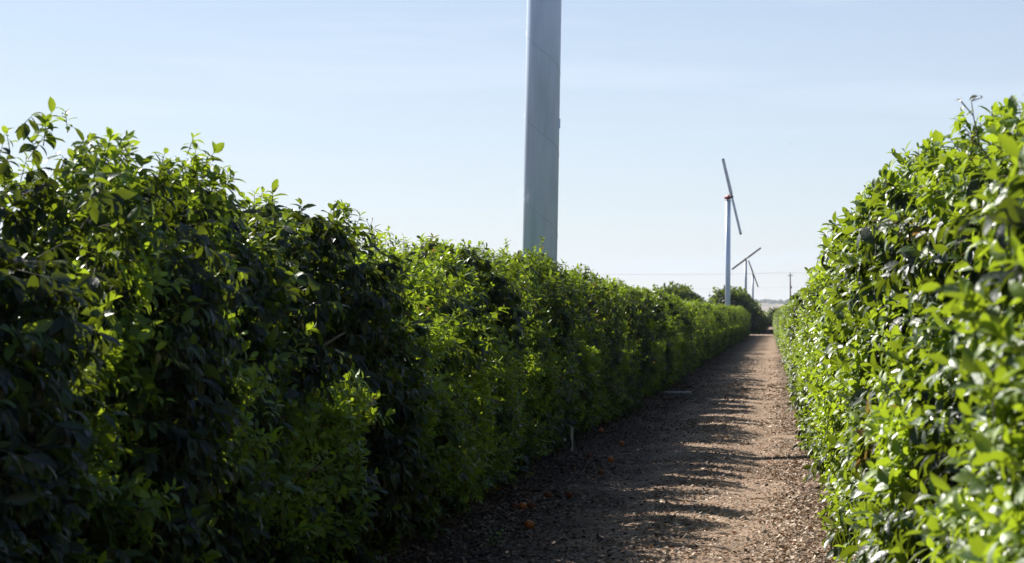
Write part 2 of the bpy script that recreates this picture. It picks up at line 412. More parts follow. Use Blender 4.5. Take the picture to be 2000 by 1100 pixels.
def hedge_surface(n, Lh, D, H, seed, flat=.8):
    """points and outward normals on a clipped, round-shouldered block of foliage (x depth, y along the row)"""
    r = np.random.default_rng(seed)
    # pick faces by area
    areas = np.array([2 * Lh * H, 2 * Lh * H, 2 * Lh * 2 * D * .9, 2 * D * H * .35, 2 * D * H * .35])
    which = r.choice(5, n, p=areas / areas.sum())
    u, v = r.uniform(-1, 1, n), r.uniform(0, 1, n)
    dirs = np.zeros((n, 3))
    P = np.zeros((n, 3)); Nn = np.zeros((n, 3))
    # superellipse cross-section in x-z: angle parameter
    side = (which < 2)
    s = np.where(which == 0, -1., 1.)
    # heights on the side: v in 0..1 ; shoulders drawn in
    zz = .10 + v * (H - .10)
    xin = D * (1 - .36 * np.clip((v - .66) / .34, 0, 1) ** 1.9) * (1 - .03 * (1 - np.clip(v / .25, 0, 1)) ** 2)
    y = u * Lh
    endf = 1 - .13 * np.abs(u) ** 5
    P[side] = np.stack([s * xin * endf, y, zz], -1)[side]
    Nn[side] = np.stack([s, u ** 5 * .35, .1 + .9 * np.clip((v - .72) / .28, 0, 1)], -1)[side]
    top = which == 2
    xt = r.uniform(-1, 1, n)
    zt = H * (1 - .055 * np.abs(xt) ** 3) * (1 - .035 * np.abs(u) ** 4)
    P[top] = np.stack([xt * D * .74, y, zt], -1)[top]
    Nn[top] = np.stack([xt ** 3 * .6, u * 0, 1 + u * 0], -1)[top]
    e = which > 2
    se = np.where(which == 3, -1., 1.)
    P[e] = np.stack([xt * D * .9, se * Lh, zz * .97], -1)[e]
    Nn[e] = np.stack([xt * .2, se, .15 + u * 0], -1)[e]
    Nn = norm(Nn)
    # lumps
    for i in range(n):
        p = P[i]
        a = fbm(p[0] * 1.3 + seed, p[1] * 1.3, p[2] * 1.3, 3) * .27 + fbm(p[0] * 4 + seed, p[1] * 4, p[2] * 4, 2) * .055
        P[i] += Nn[i] * min(a - .06, .05)
    return P, Nn, r

def crest(x, y, Lh, seed):
    u = np.clip(np.abs(y) / Lh, 0, 1)
    a = np.array([max(0., fbm(q * 1.1, seed * 5.7, 0, 3) + .85 * fbm(q * 3.8, seed * 3.1, 4, 2) + .13) for q in y + .9 * x + .35 * np.sin(y * 2.3 + seed)])
    return 1 - .13 * u ** 3 - 1.2 * np.minimum(a, .5)

def make_crown(name, Lh, D, H, nshoot, seed, lod=0, leaf_len=.078, fresh_lit=0.0, depth=.30):
    P, Nn, r = hedge_surface(nshoot, Lh, D, H, seed)
    dep = np.minimum(r.exponential(depth * .55, nshoot), depth * 2.2)
    dep[r.random(nshoot) < .02] *= -.2            # a few shoots stand proud of the clipped face
    P = P - Nn * dep[:, None]
    cz = crest(P[:, 0], P[:, 1], Lh, seed); P[:, 2] *= 1 - (1 - cz) * np.clip(P[:, 2] / H, 0, 1) ** 1.5
    zmin = np.array([.07 + .55 * max(0., fbm(p[1] * 1.3 + seed * 2, p[0] * .8, seed, 2) - .02) for p in P])
    lowp = P[:, 2] < zmin; P[lowp, 2] = (zmin + r.uniform(0, .25, nshoot))[lowp]
    topness = np.clip((P[:, 2] / cz - H * .80) / (H * .18), 0, 1)
    # fresh clumps and old clumps
    fr = np.array([fbm(p[0] * 1.1 + seed * 3, p[1] * 1.5, p[2] * .5 + 9, 3) + .35 * fbm(p[0] * 3 + seed, p[1] * 3, p[2] * 3, 2) for p in P])
    age = np.clip(.34 + fresh_lit + 1.45 * fr + .58 * topness - .5 * np.clip(dep / depth, 0, 1) + r.normal(0, .12, nshoot), 0, 1)
    # direction of shoot
    d = norm(Nn * .9 + np.array([0, 0, .45]) + r.normal(0, .5, (nshoot, 3)) + np.array([0, 0, 1.])[None] * topness[:, None] * .35)
    droop = (age < .25)
    d[droop] = norm(d[droop] - np.array([0, 0, .8]))
    tl = r.uniform(.07, .15, nshoot) * (1 - .35 * topness)
    # long water shoots on the top
    tall = (topness > .8) & (dep < .05) & (r.random(nshoot) < .003)
    d[tall] = norm(np.array([0, 0, 1.]) + r.normal(0, .28, (tall.sum(), 3))); tl[tall] *= r.uniform(1.0, 1.5, tall.sum())
    deadn = np.array([fbm(p[0] * 2 + seed * 9, p[1] * 2.2, p[2] * 1.6 + 40, 2) for p in P])
    k = 8 if lod == 0 else (5 if lod == 1 else 3)
    base, axis, nr, ln, tn, cu = [], [], [], [], [], []
    ref = norm(r.normal(0, 1, (nshoot, 3)))
    u = norm(np.cross(d, ref)); w = np.cross(d, u)
    ph0 = r.uniform(0, 6.28, nshoot)
    for j in range(k):
        t = (j + .6) / k
        b = P + d * (tl * t)[:, None]
        ph = ph0 + j * 2.4
        rad = u * np.cos(ph)[:, None] + w * np.sin(ph)[:, None]
        spread = .95 - .55 * t
        a = norm(rad * spread + d * (1.1 - spread) + r.normal(0, .18, (nshoot, 3)) - np.array([0, 0, .22 if j < k - 2 else .0])
                 - np.array([0, 0, .55])[None] * droop[:, None])
        n_ = norm(d * .8 + np.array([0, 0, .75]) + Nn * .5 + r.normal(0, .38, (nshoot, 3)))
        sz = leaf_len * r.uniform(.62, 1.22, nshoot) * (1 - .25 * (t > .85)) * (1.28 - .50 * age)
        base.append(b); axis.append(a); nr.append(n_); ln.append(sz)
        dry = (r.random(nshoot) < .0015 + .35 * (deadn > .60)).astype(float) * r.uniform(.5, 1, nshoot)
        tn.append(np.stack([np.clip(age + r.normal(0, .08, nshoot) + .12 * t, 0, 1), r.random(nshoot), dry], -1))
        cu.append(r.uniform(-.05, .28, nshoot))
    # sparse inner leaves close the middle
    ni = int(nshoot * (1.1 if lod == 0 else .7))
    ib = np.stack([r.uniform(-D * .75, D * .75, ni), r.uniform(-Lh, Lh, ni), .25 + r.uniform(0, 1, ni) ** .8 * (H - .55)], -1)
    ib[:, 2] *= crest(ib[:, 0], ib[:, 1], Lh, seed)
    base.append(ib); axis.append(norm(r.normal(0, 1, (ni, 3)) - [0, 0, .4])); nr.append(norm(r.normal(0, 1, (ni, 3)) + [0, 0, .5]))
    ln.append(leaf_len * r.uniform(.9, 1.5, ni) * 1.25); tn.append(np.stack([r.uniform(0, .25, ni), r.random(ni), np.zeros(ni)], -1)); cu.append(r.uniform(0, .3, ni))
    base, axis, nr = map(np.concatenate, (base, axis, nr)); ln, tn, cu = map(np.concatenate, (ln, tn, cu))
    keep = base[:, 2] > .03
    base, axis, nr, ln, tn, cu = base[keep], axis[keep], nr[keep], ln[keep], tn[keep], cu[keep]
    T, Fc = (LEAF_A, FACE_A) if lod == 0 else (LEAF_B, FACE_B)
    V, idx, fl, tone = leaves_geometry(base, axis, nr, ln, tn, T, Fc, cu)
    mi = np.zeros(len(fl), np.int32)
    if lod == 0:
        # twigs: thin three-sided stems
        n = nshoot; rr_ = .0022
        ring = np.array([0, 2.09, 4.19])
        vs = []
        for (t, sc_) in ((-.35, 1.3), (1.0, .5)):
            c = P + d * (tl * t)[:, None]
            for q in ring: vs.append(c + (u * math.cos(q) + w * math.sin(q)) * rr_ * sc_)
        tv = np.stack(vs, 1).reshape(-1, 3)
        ff = np.array([0, 1, 4, 3, 1, 2, 5, 4, 2, 0, 3, 5])
        ti = (ff[None] + (np.arange(n) * 6)[:, None]).ravel() + len(V)
        V = np.concatenate([V, tv]); idx = np.concatenate([idx, ti]); fl = np.concatenate([fl, np.full(n * 3, 4)])
        mi = np.concatenate([mi, np.ones(n * 3, np.int32)]); tone = np.concatenate([tone, np.zeros((n * 6, 3))])
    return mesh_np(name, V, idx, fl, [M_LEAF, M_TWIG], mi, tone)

def make_trunk_mesh(name, H, D, Lh, seed):
    r = random.Random(seed); mb = MB()
    top = Vector((r.uniform(-.05, .05), r.uniform(-.05, .05), .42 * H / 2.2))
    mb.tube([(0, 0, -.12), (0, 0, .02), (.01, .01, .2), top], [.10, .085, .07, .065], 10)
    for k in range(6):
        a = k * 1.05 + r.uniform(-.3, .3)
        tip = Vector((math.cos(a) * D * .75, math.sin(a) * Lh * .75, H * r.uniform(.5, .66)))
        mid = top.lerp(tip, .5) + Vector((r.uniform(-.1, .1), r.uniform(-.1, .1), r.uniform(0, .15)))
        mb.tube([top - Vector((0, 0, .05)), top.lerp(mid, .5) + Vector((0, 0, .03)), mid, tip], [.045, .036, .026, .010], 6)
        for q in range(4):
            b = top.lerp(mid, r.uniform(.4, 1)) if q < 2 else mid.lerp(tip, r.uniform(.1, .8))
            e = b + Vector((r.uniform(-.45, .45), r.uniform(-.45, .45), r.uniform(-.15, .25)))
            mb.tube([b, b.lerp(e, .5) + Vector((0, 0, .04)), e], [.014, .010, .004], 5)
    me = bpy.data.meshes.new(name); me.from_pydata([tuple(v) for v in mb.v], [], mb.f); me.update()
    for p in me.polygons: p.use_smooth = True
    me.materials.append(M_BARK)
    return me

LH, DD, HH = 1.60, 1.15, 2.2
CR0 = [make_crown("crown_near", LH, DD, HH, 6400, s, 0, leaf_len=.074, fresh_lit=fz + .15, depth=.22) for s, fz in ((1, .02), (2, -.06), (3, .10), (4, .0), (5, .05))]  # brighter set: sunlight on the right row put into the leaf tones
CRL = [make_crown('crown_near', LH, DD, HH, 6200, s, 0, leaf_len=.070, fresh_lit=fz) for s, fz in ((6, -.14), (7, -.06), (8, -.18), (9, -.04), (10, -.11))]  # darker set: shade on the left face put into the leaf tones
CR1 = [make_crown("crown_mid", LH, DD, HH, 4200, s, 1, leaf_len=.085, fresh_lit=.12) for s in (11, 12, 13)]
#[make_crown("crown_far", LH, DD, HH, 1500, s, 2, leaf_len=.19, freshness=.10) for s in (21, 22)]
TR = [make_trunk_mesh("trunk", HH, DD, LH, s) for s in (1, 2, 3)]

def place_tree(x, y, H, crown, trunk, label, group, flip=False, sx=1.0, sy=1.0, jitter=.0, name='citrus_tree'):
    t = empty(name, (x, y, gz(x, y)))
    t.rotation_euler.z = (math.pi if flip else 0) + random.uniform(-jitter, jitter)
    t.scale = (sx, sy, H / HH)
    put(t, label, 'tree', group)
    c = link('crown', crown, t); k = link('trunk', trunk, t)
    return t

# ---- the two clipped rows
def interp(tab, y):
    return float(np.interp(y, [a for a, b in tab], [b for a, b in tab]))
L_FACE = [(5, -2.40), (12, -2.26), (17, -2.16), (24, -2.26), (32, -2.14), (42, -2.08), (90, -2.1), (180, -1.85)]
R_FACE = [(2, .62), (5, .50), (8, .45), (14, .37), (20, .44), (42, .46), (90, .42), (180, .22)]
L_H = [(3, 1.86), (6.6, 1.90), (9.4, 2.26), (12.2, 2.14), (15, 1.97), (18, 2.02), (20.9, 2.08), (24, 2.20), (27, 2.18), (33, 2.04), (47, 2.0), (85, 2.0), (150, 2.12), (178, 2.25)]
R_H = [(2, 1.95), (5, 2.0), (8, 2.2), (11, 2.27), (14.3, 2.52), (17.5, 2.30), (22, 2.16), (27, 2.2), (45, 2.06), (100, 2.1), (180, 2.2)]
GL, GR = 'clipped citrus trees of the shaded left row', 'clipped citrus trees of the sunlit right row'
ORD = ['first', 'second', 'third', 'fourth', 'fifth', 'sixth', 'seventh', 'eighth', 'ninth', 'tenth', 'eleventh', 'twelfth']
left_near = {
 1: 'dark shaded citrus tree at the left edge of the photo, broad dusky leaves',
 2: 'tallest citrus tree of the left row, bright yellow-green shoots on its crest',
 3: 'shaded citrus tree just behind the tallest one, feathery pale top falling to the right',
 4: 'dark citrus tree with a low crest, third clump after the tallest left tree',
 5: 'shaded citrus tree with yellow-green crest, midway between tallest tree and big steel column',
 6: 'shaded citrus tree second before the big steel column in the left row',
 7: 'shaded citrus tree directly before the big steel column in the left row',
 8: 'citrus tree directly behind the big steel column, its foot near the white stake',
}
y = 3.7; ys_left = []
while y < 178:
    ys_left.append(y); y += 2.85 if y < 60 else 2.95
i_t = min(range(len(ys_left)), key=lambda k: abs(ys_left[k] - 25.3))
for k, y in enumerate(ys_left):
    H = interp(L_H, y) * (1 + random.uniform(-.02, .02))
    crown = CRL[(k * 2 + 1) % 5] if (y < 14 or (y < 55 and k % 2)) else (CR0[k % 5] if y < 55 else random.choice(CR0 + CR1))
    if y > 90: H *= random.uniform(.94, 1.05)
    if k in left_near: lab = left_near[k]
    elif k == 0: lab = 'citrus tree nearest the camera in the left row, just outside the left edge'
    elif y < 50: lab = ORD[k - 9] + ' citrus tree of the left row beyond the one directly behind the steel column'
    elif y < 110: lab = 'clipped citrus tree halfway down the left row, merged into one long hedge'
    else: lab = 'small distant clipped tree in the pale low far end of the left row'
    place_tree(interp(L_FACE, y) - DD + random.uniform(-.04, .04), y, H, crown, TR[k % 3], lab, GL, flip=bool(k % 2), sy=1 + random.uniform(-.02, .05))
right_near = {
 0: 'citrus tree of the right row beside the camera, just outside the right edge',
 1: 'blurred big-leaved citrus tree at the right edge of the photo',
 2: 'sunlit citrus tree with a dark hollow near its crest, second from the right edge',
 3: 'sunlit glossy citrus tree below the rising right crest, third from the right edge',
 4: 'sunlit citrus tree whose twigs jut left at the shoulder of the right row',
 5: 'sunlit citrus tree just beyond the jutting shoulder of the right row',
 6: 'sunlit citrus tree of the right row opposite the thin column shadow',
}
y = 1.9; k = 0
while y < 178:
    H = interp(R_H, y) * (1 + random.uniform(-.02, .02))
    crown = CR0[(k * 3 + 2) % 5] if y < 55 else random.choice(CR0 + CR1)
    if k in right_near: lab = right_near[k]
    elif y < 50: lab = ORD[k - 7] + ' sunlit citrus tree of the right row past the thin column shadow'
    elif y < 110: lab = 'sunlit citrus tree halfway down the right row, merged into the bright hedge'
    else: lab = 'small distant sunlit tree at the far end of the right row'
    H += .05
    place_tree(interp(R_FACE, y) + DD + random.uniform(-.04, .04), y, H, crown, TR[k % 3], lab, GR, flip=bool((k // 2) % 2), sy=1 + random.uniform(-.02, .05))
    y += 2.85 if y < 60 else 2.95; k += 1

# ---- taller, darker unclipped block beyond the cross track
def make_round_crown(name, seed, n=3000, leaf_len=.20):
    r = np.random.default_rng(seed)
    dirs = norm(r.normal(0, 1, (n, 3))); dirs[:, 2] = np.abs(dirs[:, 2]) * 1.0 - .15
    dirs = norm(dirs)
    rad = np.array([1 + .22 * fbm(*(dd * 1.6 + seed), 3) + .10 * fbm(*(dd * 5 + seed), 2) for dd in dirs])
    dep = np.minimum(r.exponential(.14, n), .6)
    P = dirs * (rad * (1 - dep))[:, None] * np.array([1.25, 1.45, 1.0])
    P[:, 2] = .15 + (P[:, 2] + .15) / 1.15 * 2.0
    low = P[:, 2] < .15; P[low, 2] = .15 + r.random(low.sum()) * .3
    base, axis, nr, ln, tn, cu = [], [], [], [], [], []
    for j in range(3):
        base.append(P + r.normal(0, .06, (n, 3))); axis.append(norm(r.normal(0, 1, (n, 3)) + dirs * .6))
        nr.append(norm(dirs + r.normal(0, .5, (n, 3)) + [0, 0, .5])); ln.append(leaf_len * r.uniform(.6, 1.2, n))
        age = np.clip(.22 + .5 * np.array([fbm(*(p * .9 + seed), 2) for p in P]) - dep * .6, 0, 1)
        tn.append(np.stack([age, r.random(n), np.zeros(n)], -1)); cu.append(r.uniform(0, .3, n))
    base, axis, nr = map(np.concatenate, (base, axis, nr)); ln, tn, cu = map(np.concatenate, (ln, tn, cu))
    V, idx, fl, tone = leaves_geometry(base, axis, nr, ln, tn, LEAF_B, FACE_B, cu)
    return mesh_np(name, V, idx, fl, [M_LEAF], None, tone)
CR3 = [make_round_crown("crown_round", s) for s in (31, 32, 33)]
def tall_tree(x, y, H, w, lab, group, k, wl=None):
    t = empty('orchard_tree', (x, y, gz(x, y))); t.rotation_euler.z = random.uniform(-.4, .4)
    t.scale = (w, wl or w, H / 2.2); put(t, lab, 'tree', group)
    link('crown', CR3[k % 3], t); link('trunk', TR[k % 3], t)
G3 = 'taller dark orchard trees beyond the cross track'
k = 0
for y in np.arange(193, 268, 4.2):
    H = interp([(193, 3.9), (210, 3.95), (235, 3.2), (268, 2.5)], y) * random.uniform(.94, 1.05)
    first = k == 0
    tall_tree(interp([(193, -3.85), (268, -3.0)], y), y, H, 1.85, 'dark rounded tree right of the red-headed fan tower, front of the dark block' if first else 'dark orchard tree behind the front dark tree right of the red-headed fan', G3, k); k += 1
for y in np.arange(196, 250, 5.0):
    H = interp([(196, 4.2), (225, 4.0), (250, 3.2)], y) * random.uniform(.92, 1.05)
    tall_tree(-9.3 + random.uniform(-.4, .4), y, H, 2.0, 'dark tree crown rising behind the low left hedge, left of the red-headed fan', G3, k); k += 1
for y in np.arange(192, 268, 4.6):
    H = random.uniform(3.5, 3.9)
    tall_tree(3.6, y, H, 1.7, 'dark tree crown above the far end of the right row, under the power pole', G3, k); k += 1
for q, x in enumerate(np.arange(-14, 12, 2.9)):
    tall_tree(x, 333 + random.uniform(-2, 2), 2.7 + random.uniform(-.3, .25), 1.3, 'tiny distant green tree closing the view at the end of the track', 'trees closing the end of the track', k); k += 1

# ------------------------------------------------------------------ wind machines
def wind_machine(x, y, H, lean, label, hub_dir, blade_deg, blade_mat, gear_mat, detail=False, rad=.205, blade_R=2.95, steel=None):
    M_STEEL = steel or globals()['M_STEEL']
    t = empty('wind_machine', (x, y, gz(x, y)))
    t.rotation_euler = (0, R(lean), 0)
    put(t, label, 'wind machine', 'orchard frost fans on steel columns')
    top = H - .35
    MB().tube([(0, 0, -.3), (0, 0, top * .5), (0, 0, top)], [rad, rad * .99, rad * .97], 64).build('tower', M_STEEL, t)
    if detail:
        pts = []; turns = top / .955
        nst = int(turns * 40)
        for i in range(nst + 1):
            z = top * i / nst; a = R(192) - 2 * math.pi * turns * i / nst
            rr = rad * (1 - .03 * z / top) + .0005
            pts.append((rr * math.cos(a), rr * math.sin(a), z))
        MB().tube(pts, .0032, 6).build('weld_seam', M_SEAM, t)
        MB().box((rad - .002, -.02, 3.73), (.012, .03, .055)).build('bracket', M_STEEL, t, smooth=False, bevel=.004)
    # foot flange with bolts
    fl = MB().tube([(0, 0, .0), (0, 0, .03)], rad * 1.7, 32).build('base_flange', M_STEEL, t, smooth=False)
    # head: gearbox on a turning ring
    h = Vector(hub_dir).normalized()
    ring = MB().tube([(0, 0, top), (0, 0, top + .07)], rad * 1.15, 32).build('swivel_ring', M_SEAM, t)
    gb = MB(); cz = top + .27
    c = Vector((0, 0, cz))
    gb.tube([c - h * .34, c - h * .30, c - h * .05, c + h * .20, c + h * .32], [.08, .15, .19, .18, .11], 20)
    gb.build('gearbox', gear_mat, t)
    hub = c + h * .42
    MB().tube([c + h * .30, hub - h * .02, hub + h * .10, hub + h * .16], [.07, .12, .12, .05], 20).build('hub', M_CAP, t)
    up = Vector((0, 0, 1)); u = (up - h * up.dot(h)).normalized(); w = h.cross(u)
    for s in (0, 180):
        a = R(s - blade_deg); d = u * math.cos(a) + w * math.sin(a)
        b = MB(); nseg = 14; prev = []
        for i in range(nseg + 1):
            rr = .10 + (blade_R - .10) * i / nseg
            f = i / nseg
            chord = (.15 - .02 * f) * (1 if i > 0 else .6); tw = R(14 - 10 * f)
            cd = (d.cross(h)).normalized(); cdir = cd * math.cos(tw) + h * math.sin(tw); nd = cdir.cross(d)
            cc = hub + d * rr + h * .06
            prof = [(-1, 0), (-.6, .16), (0, .2), (.6, .12), (1, 0), (.6, -.04), (0, -.06), (-.6, -.06)]
            for (px, pz) in prof: b.v.append(cc + cdir * chord * px + nd * chord * pz)
        for i in range(nseg):
            for q in range(8):
                b.f.append((i * 8 + q, i * 8 + (q + 1) % 8, (i + 1) * 8 + (q + 1) % 8, (i + 1) * 8 + q))
        b.f.append(tuple(range(8))[::-1]); b.f.append(tuple(nseg * 8 + q for q in range(8)))
        bo = b.build('blade', blade_mat, t)
        tip = hub + d * (blade_R + .0) + h * .06
        MB().tube([tip - d * .10, tip + d * .03], [.065, .06], 10).build('tip_cap', M_CAP, bo)
    return t
def at(px, py, Y): return ((px - VPX) * Y / F_PX, Y, EYE + (VPY - py) * Y / F_PX)

wind_machine(at(1048, 0, 25.3)[0], 25.3, 10.8, 1.0, 'huge pale grey steel column above the left hedge with spiral seams',
             (.3, -.9, .08), 20, M_BLADE, M_RED, True)
wind_machine(at(1421, 0, 168)[0], 168, 10.95, .25, 'frost fan with red gearbox and steep pale blades, largest whole fan down the row',
             (.62, -.78, .05), -15, M_BLADE, M_RED, True, blade_R=3.02)
wind_machine(at(1456.5, 0, 350)[0], 350, 11.1, 0, 'smaller distant frost fan with dark blade slanting up to the right',
             (.25, -.97, .05), 54, M_BLADE2, M_BLADE2, blade_R=3.0, steel=M_STEEL2)
wind_machine(at(1470.5, 0, 461)[0], 461, 10.9, 0, 'farthest frost fan, thin column with dark blade slanting down to the right',
             (.2, -.98, .05), -20, M_BLADE2, M_BLADE2, blade_R=3.0, steel=M_STEEL2)

# ------------------------------------------------------------------ power line far behind
PY = 494.0
px_l = [at(1543.5, 0, PY)[0] - 62, at(1543.5, 0, PY)[0], at(1543.5, 0, PY)[0] + 62]
ptop = at(0, 534, PY)[2]
labs = ['wooden power pole of the far line, hidden behind the left hedge', 'slim dark wooden power pole standing above the far right hedge', 'wooden power pole of the far line, hidden behind the right hedge']
for i, x in enumerate(px_l):
    t = empty('power_pole', (x, PY, 0)); put(t, labs[i], 'power pole', 'poles of the far power line')
    MB().tube([(0, 0, -.5), (.03, 0, ptop * .5), (0, 0, ptop)], [.20, .17, .13], 12).build('pole', M_POLE, t)
    MB().box((0, -.16, ptop - .55), (.55, .05, .06)).build('crossarm', M_POLE, t, smooth=False)
    for dx, dz in ((-.45, -.49), (.45, -.49), (0, 0.0)):
        MB().tube([(dx, -.16 if dz else 0, ptop + dz), (dx, -.16 if dz else 0, ptop + dz + .16)], [.06, .045], 8).build('insulator', M_WIRE, t)
    MB().tube([(.22, -.05, ptop - 2.9), (.22, -.05, ptop - 3.5)], [.14, .14], 10).build('transformer', M_CAP, t)
def wire(z, yoff, r, lab):
    mb = MB(); pts = []
    for i in range(2):
        for s in range(13 if i else 12):
            f = s / 12; x = px_l[i] + 62 * f
            pts.append((x, PY + yoff, z - 4 * .45 * f * (1 - f)))
    mb.tube(pts, r, 5); o = mb.build('power_line', M_WIRE); put(o, lab, 'power line', 'wires of the far power line')
wire(ptop + .16, 0, .022, 'upper thin power line crossing the sky behind the fans')
wire(ptop - 3.2, 0, .011, 'lower faint power line just above the far trees')

# ------------------------------------------------------------------ small things on the ground
def orange_mesh(seed):
    r = random.Random(seed); import bmesh
    bm = bmesh.new(); bmesh.ops.create_uvsphere(bm, u_segments=20, v_segments=14, radius=.032)
    for v in bm.verts:
        n = v.co.normalized(); v.co *= 1 + .03 * fbm(*(n * 2 + Vector((seed, 0, 0))), 2); v.co.z *= .93
        if n.z > .96: v.co.z -= .003
    me = bpy.data.meshes.new('orange'); bm.to_mesh(me); bm.free()
    for p in me.polygons: p.use_smooth = True
    return me
OM = [orange_mesh(s) for s in (1, 2, 3)]
for m_ in OM[:2]: m_.materials.append(M_ORANGE)
OM[2].materials.append(M_ORANGE2)
STEM = None
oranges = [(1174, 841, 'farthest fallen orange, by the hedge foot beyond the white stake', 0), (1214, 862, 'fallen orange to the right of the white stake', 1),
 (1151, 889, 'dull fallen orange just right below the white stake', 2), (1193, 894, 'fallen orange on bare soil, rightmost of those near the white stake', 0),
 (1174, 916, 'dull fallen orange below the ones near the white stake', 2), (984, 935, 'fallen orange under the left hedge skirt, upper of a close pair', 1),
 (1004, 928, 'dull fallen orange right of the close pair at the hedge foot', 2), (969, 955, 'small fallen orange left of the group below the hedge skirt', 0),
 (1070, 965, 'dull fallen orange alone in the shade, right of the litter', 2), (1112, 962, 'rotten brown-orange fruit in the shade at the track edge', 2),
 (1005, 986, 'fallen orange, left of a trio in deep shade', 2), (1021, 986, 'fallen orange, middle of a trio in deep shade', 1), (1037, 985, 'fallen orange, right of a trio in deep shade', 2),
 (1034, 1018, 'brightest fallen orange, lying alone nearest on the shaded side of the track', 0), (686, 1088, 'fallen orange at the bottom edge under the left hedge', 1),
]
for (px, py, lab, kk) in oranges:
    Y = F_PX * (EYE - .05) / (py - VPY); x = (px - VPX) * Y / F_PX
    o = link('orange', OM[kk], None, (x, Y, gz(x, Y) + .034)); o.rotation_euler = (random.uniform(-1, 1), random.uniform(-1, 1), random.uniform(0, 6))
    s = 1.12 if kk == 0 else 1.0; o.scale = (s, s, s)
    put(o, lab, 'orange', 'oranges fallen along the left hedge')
# white stake with a loop of hose beside it
Y = F_PX * EYE / (884 - VPY); x = (1117 - VPX) * Y / F_PX
t = empty('marker_stake', (x, Y, gz(x, Y))); put(t, 'thin white stake standing at the foot of the left hedge', 'stake')
MB().box((0, 0, .11), (.014, .012, .135)).build('stake', M_STAKE, t, smooth=False, bevel=.003)
MB().tube([(0, 0, .244), (0, 0, .262)], [.0175, .004], 8).build('stake_tip', M_STAKE, t)
pts = [(x - .09 + .09 * math.cos(a) * (1 - a / 14), Y - .10 + .05 * a / 6, max(.012, .09 + .11 * math.sin(a))) for a in np.linspace(-1.9, 3.4, 30)]
pts = [(p[0], p[1], p[2] + gz(x, Y)) for p in pts]
put(MB().tube(pts, .008, 8).build('irrigation_hose', M_HOSE), 'grey-black irrigation hose looped beside the white stake', 'hose')
# pale slab at the hedge foot
Y = F_PX * (EYE - .03) / (767 - VPY); xa = (1283 - VPX) * Y / F_PX; xb = (1350 - VPX) * Y / F_PX
o = MB().box(((xa + xb) / 2, Y, gz((xa + xb) / 2, Y) + .02), ((xb - xa) / 2, .30, .03)).build('valve_box_lid', M_SLAB, None, False, .008)
put(o, 'pale flat concrete lid lying at the foot of the left hedge', 'lid')

# weeds
def weed(x, y, lab, s=1.0, seed=1, n=9):
    r = np.random.default_rng(seed)
    t = empty('weed', (x, y, gz(x, y))); put(t, lab, 'weed', 'small weeds along the track')
    base, axis, nr, ln, tn, cu = [], [], [], [], [], []; mb = MB()
    for k in range(4):
        a = r.uniform(0, 6.28); h = r.uniform(.08, .17) * s
        tip = np.array([math.cos(a) * .07 * s, math.sin(a) * .07 * s, h])
        mb.tube([(0, 0, -.02), tuple(tip * [.4, .4, .55]), tuple(tip)], [.003, .0025, .0015], 5)
        for j in range(n):
            tt = (j + 1) / n; base.append(tip * tt); b = r.uniform(0, 6.28)
            axis.append([math.cos(b), math.sin(b), r.uniform(.1, .9)]); nr.append([r.normal(0, .3), r.normal(0, .3), 1])
            ln.append(r.uniform(.03, .06) * s); tn.append([r.uniform(.7, 1), r.random(), 0]); cu.append(r.uniform(.1, .4))
    V, idx, fl, tone = leaves_geometry(np.array(base), np.array(axis, float), np.array(nr, float), np.array(ln), np.array(tn), LEAF_A, FACE_A, np.array(cu))
    link('leaves', mesh_np('leaves', V, idx, fl, [M_LEAF], None, tone), t); mb.build('stem', M_TWIG, t)
def gpt(px, py):
    Y = F_PX * EYE / (py - VPY); return (px - VPX) * Y / F_PX, Y
weed(*gpt(1622, 1062), 'bright small weed poking out below the right hedge near the bottom', 1.0, 1)
weed(*gpt(755, 1098), 'pale weed in the shade at the bottom edge under the left hedge', 1.2, 2)
weed(*gpt(1570, 852), 'dark leafy sprout at the foot of the right hedge, beyond the shadow line', 1.3, 3)
weed(*gpt(965, 1070), 'straggly weed at the shaded left border of the track near the bottom', .9, 4, 5)

# bare twigs standing above the crests
def bare_twig(p, dirv, length, lab, seed, nleaf=6):
    r = random.Random(seed); t = empty('dead_twig', p); put(t, lab, 'twig', 'bare twigs above the hedge crests')
    mb = MB(); d = Vector(dirv).normalized(); pts = [Vector((0, 0, 0)) - d * .3]; c = pts[0]
    for i in range(7):
        c = c + (d + Vector((r.uniform(-.3, .3), r.uniform(-.3, .3), r.uniform(-.2, .2)))).normalized() * (length + .3) / 7; pts.append(c.copy())
    mb.tube(pts, [.005 - .0005 * i for i in range(8)], 6)
    tips = []
    for i in range(3, 8):
        for q in range(2):
            e = pts[i] + Vector((r.uniform(-.06, .06), r.uniform(-.06, .06), r.uniform(-.01, .07)))
            mb.tube([pts[i], e], [.0022, .0015], 5); tips.append(e)
    mb.build('stem', M_TWIG, t)
    n = len(tips); rr = np.random.default_rng(seed)
    V, idx, fl, tone = leaves_geometry(np.array([tuple(e) for e in tips]), rr.normal(0, 1, (n, 3)) + [0, 0, .4], rr.normal(0, .5, (n, 3)) + [0, 0, 1], rr.uniform(.012, .03, n),
                                       np.stack([rr.uniform(0, .4, n), rr.random(n), np.full(n, .6)], -1), LEAF_A, FACE_A, rr.uniform(.2, .8, n))
    link('withered_leaves', mesh_np('withered_leaves', V, idx, fl, [M_LEAF], None, tone), t)
bare_twig(at(1908, 228, 7.4), (-.4, 0, 1), .07, 'dead twig with withered tips above the crest of the right row', 1)
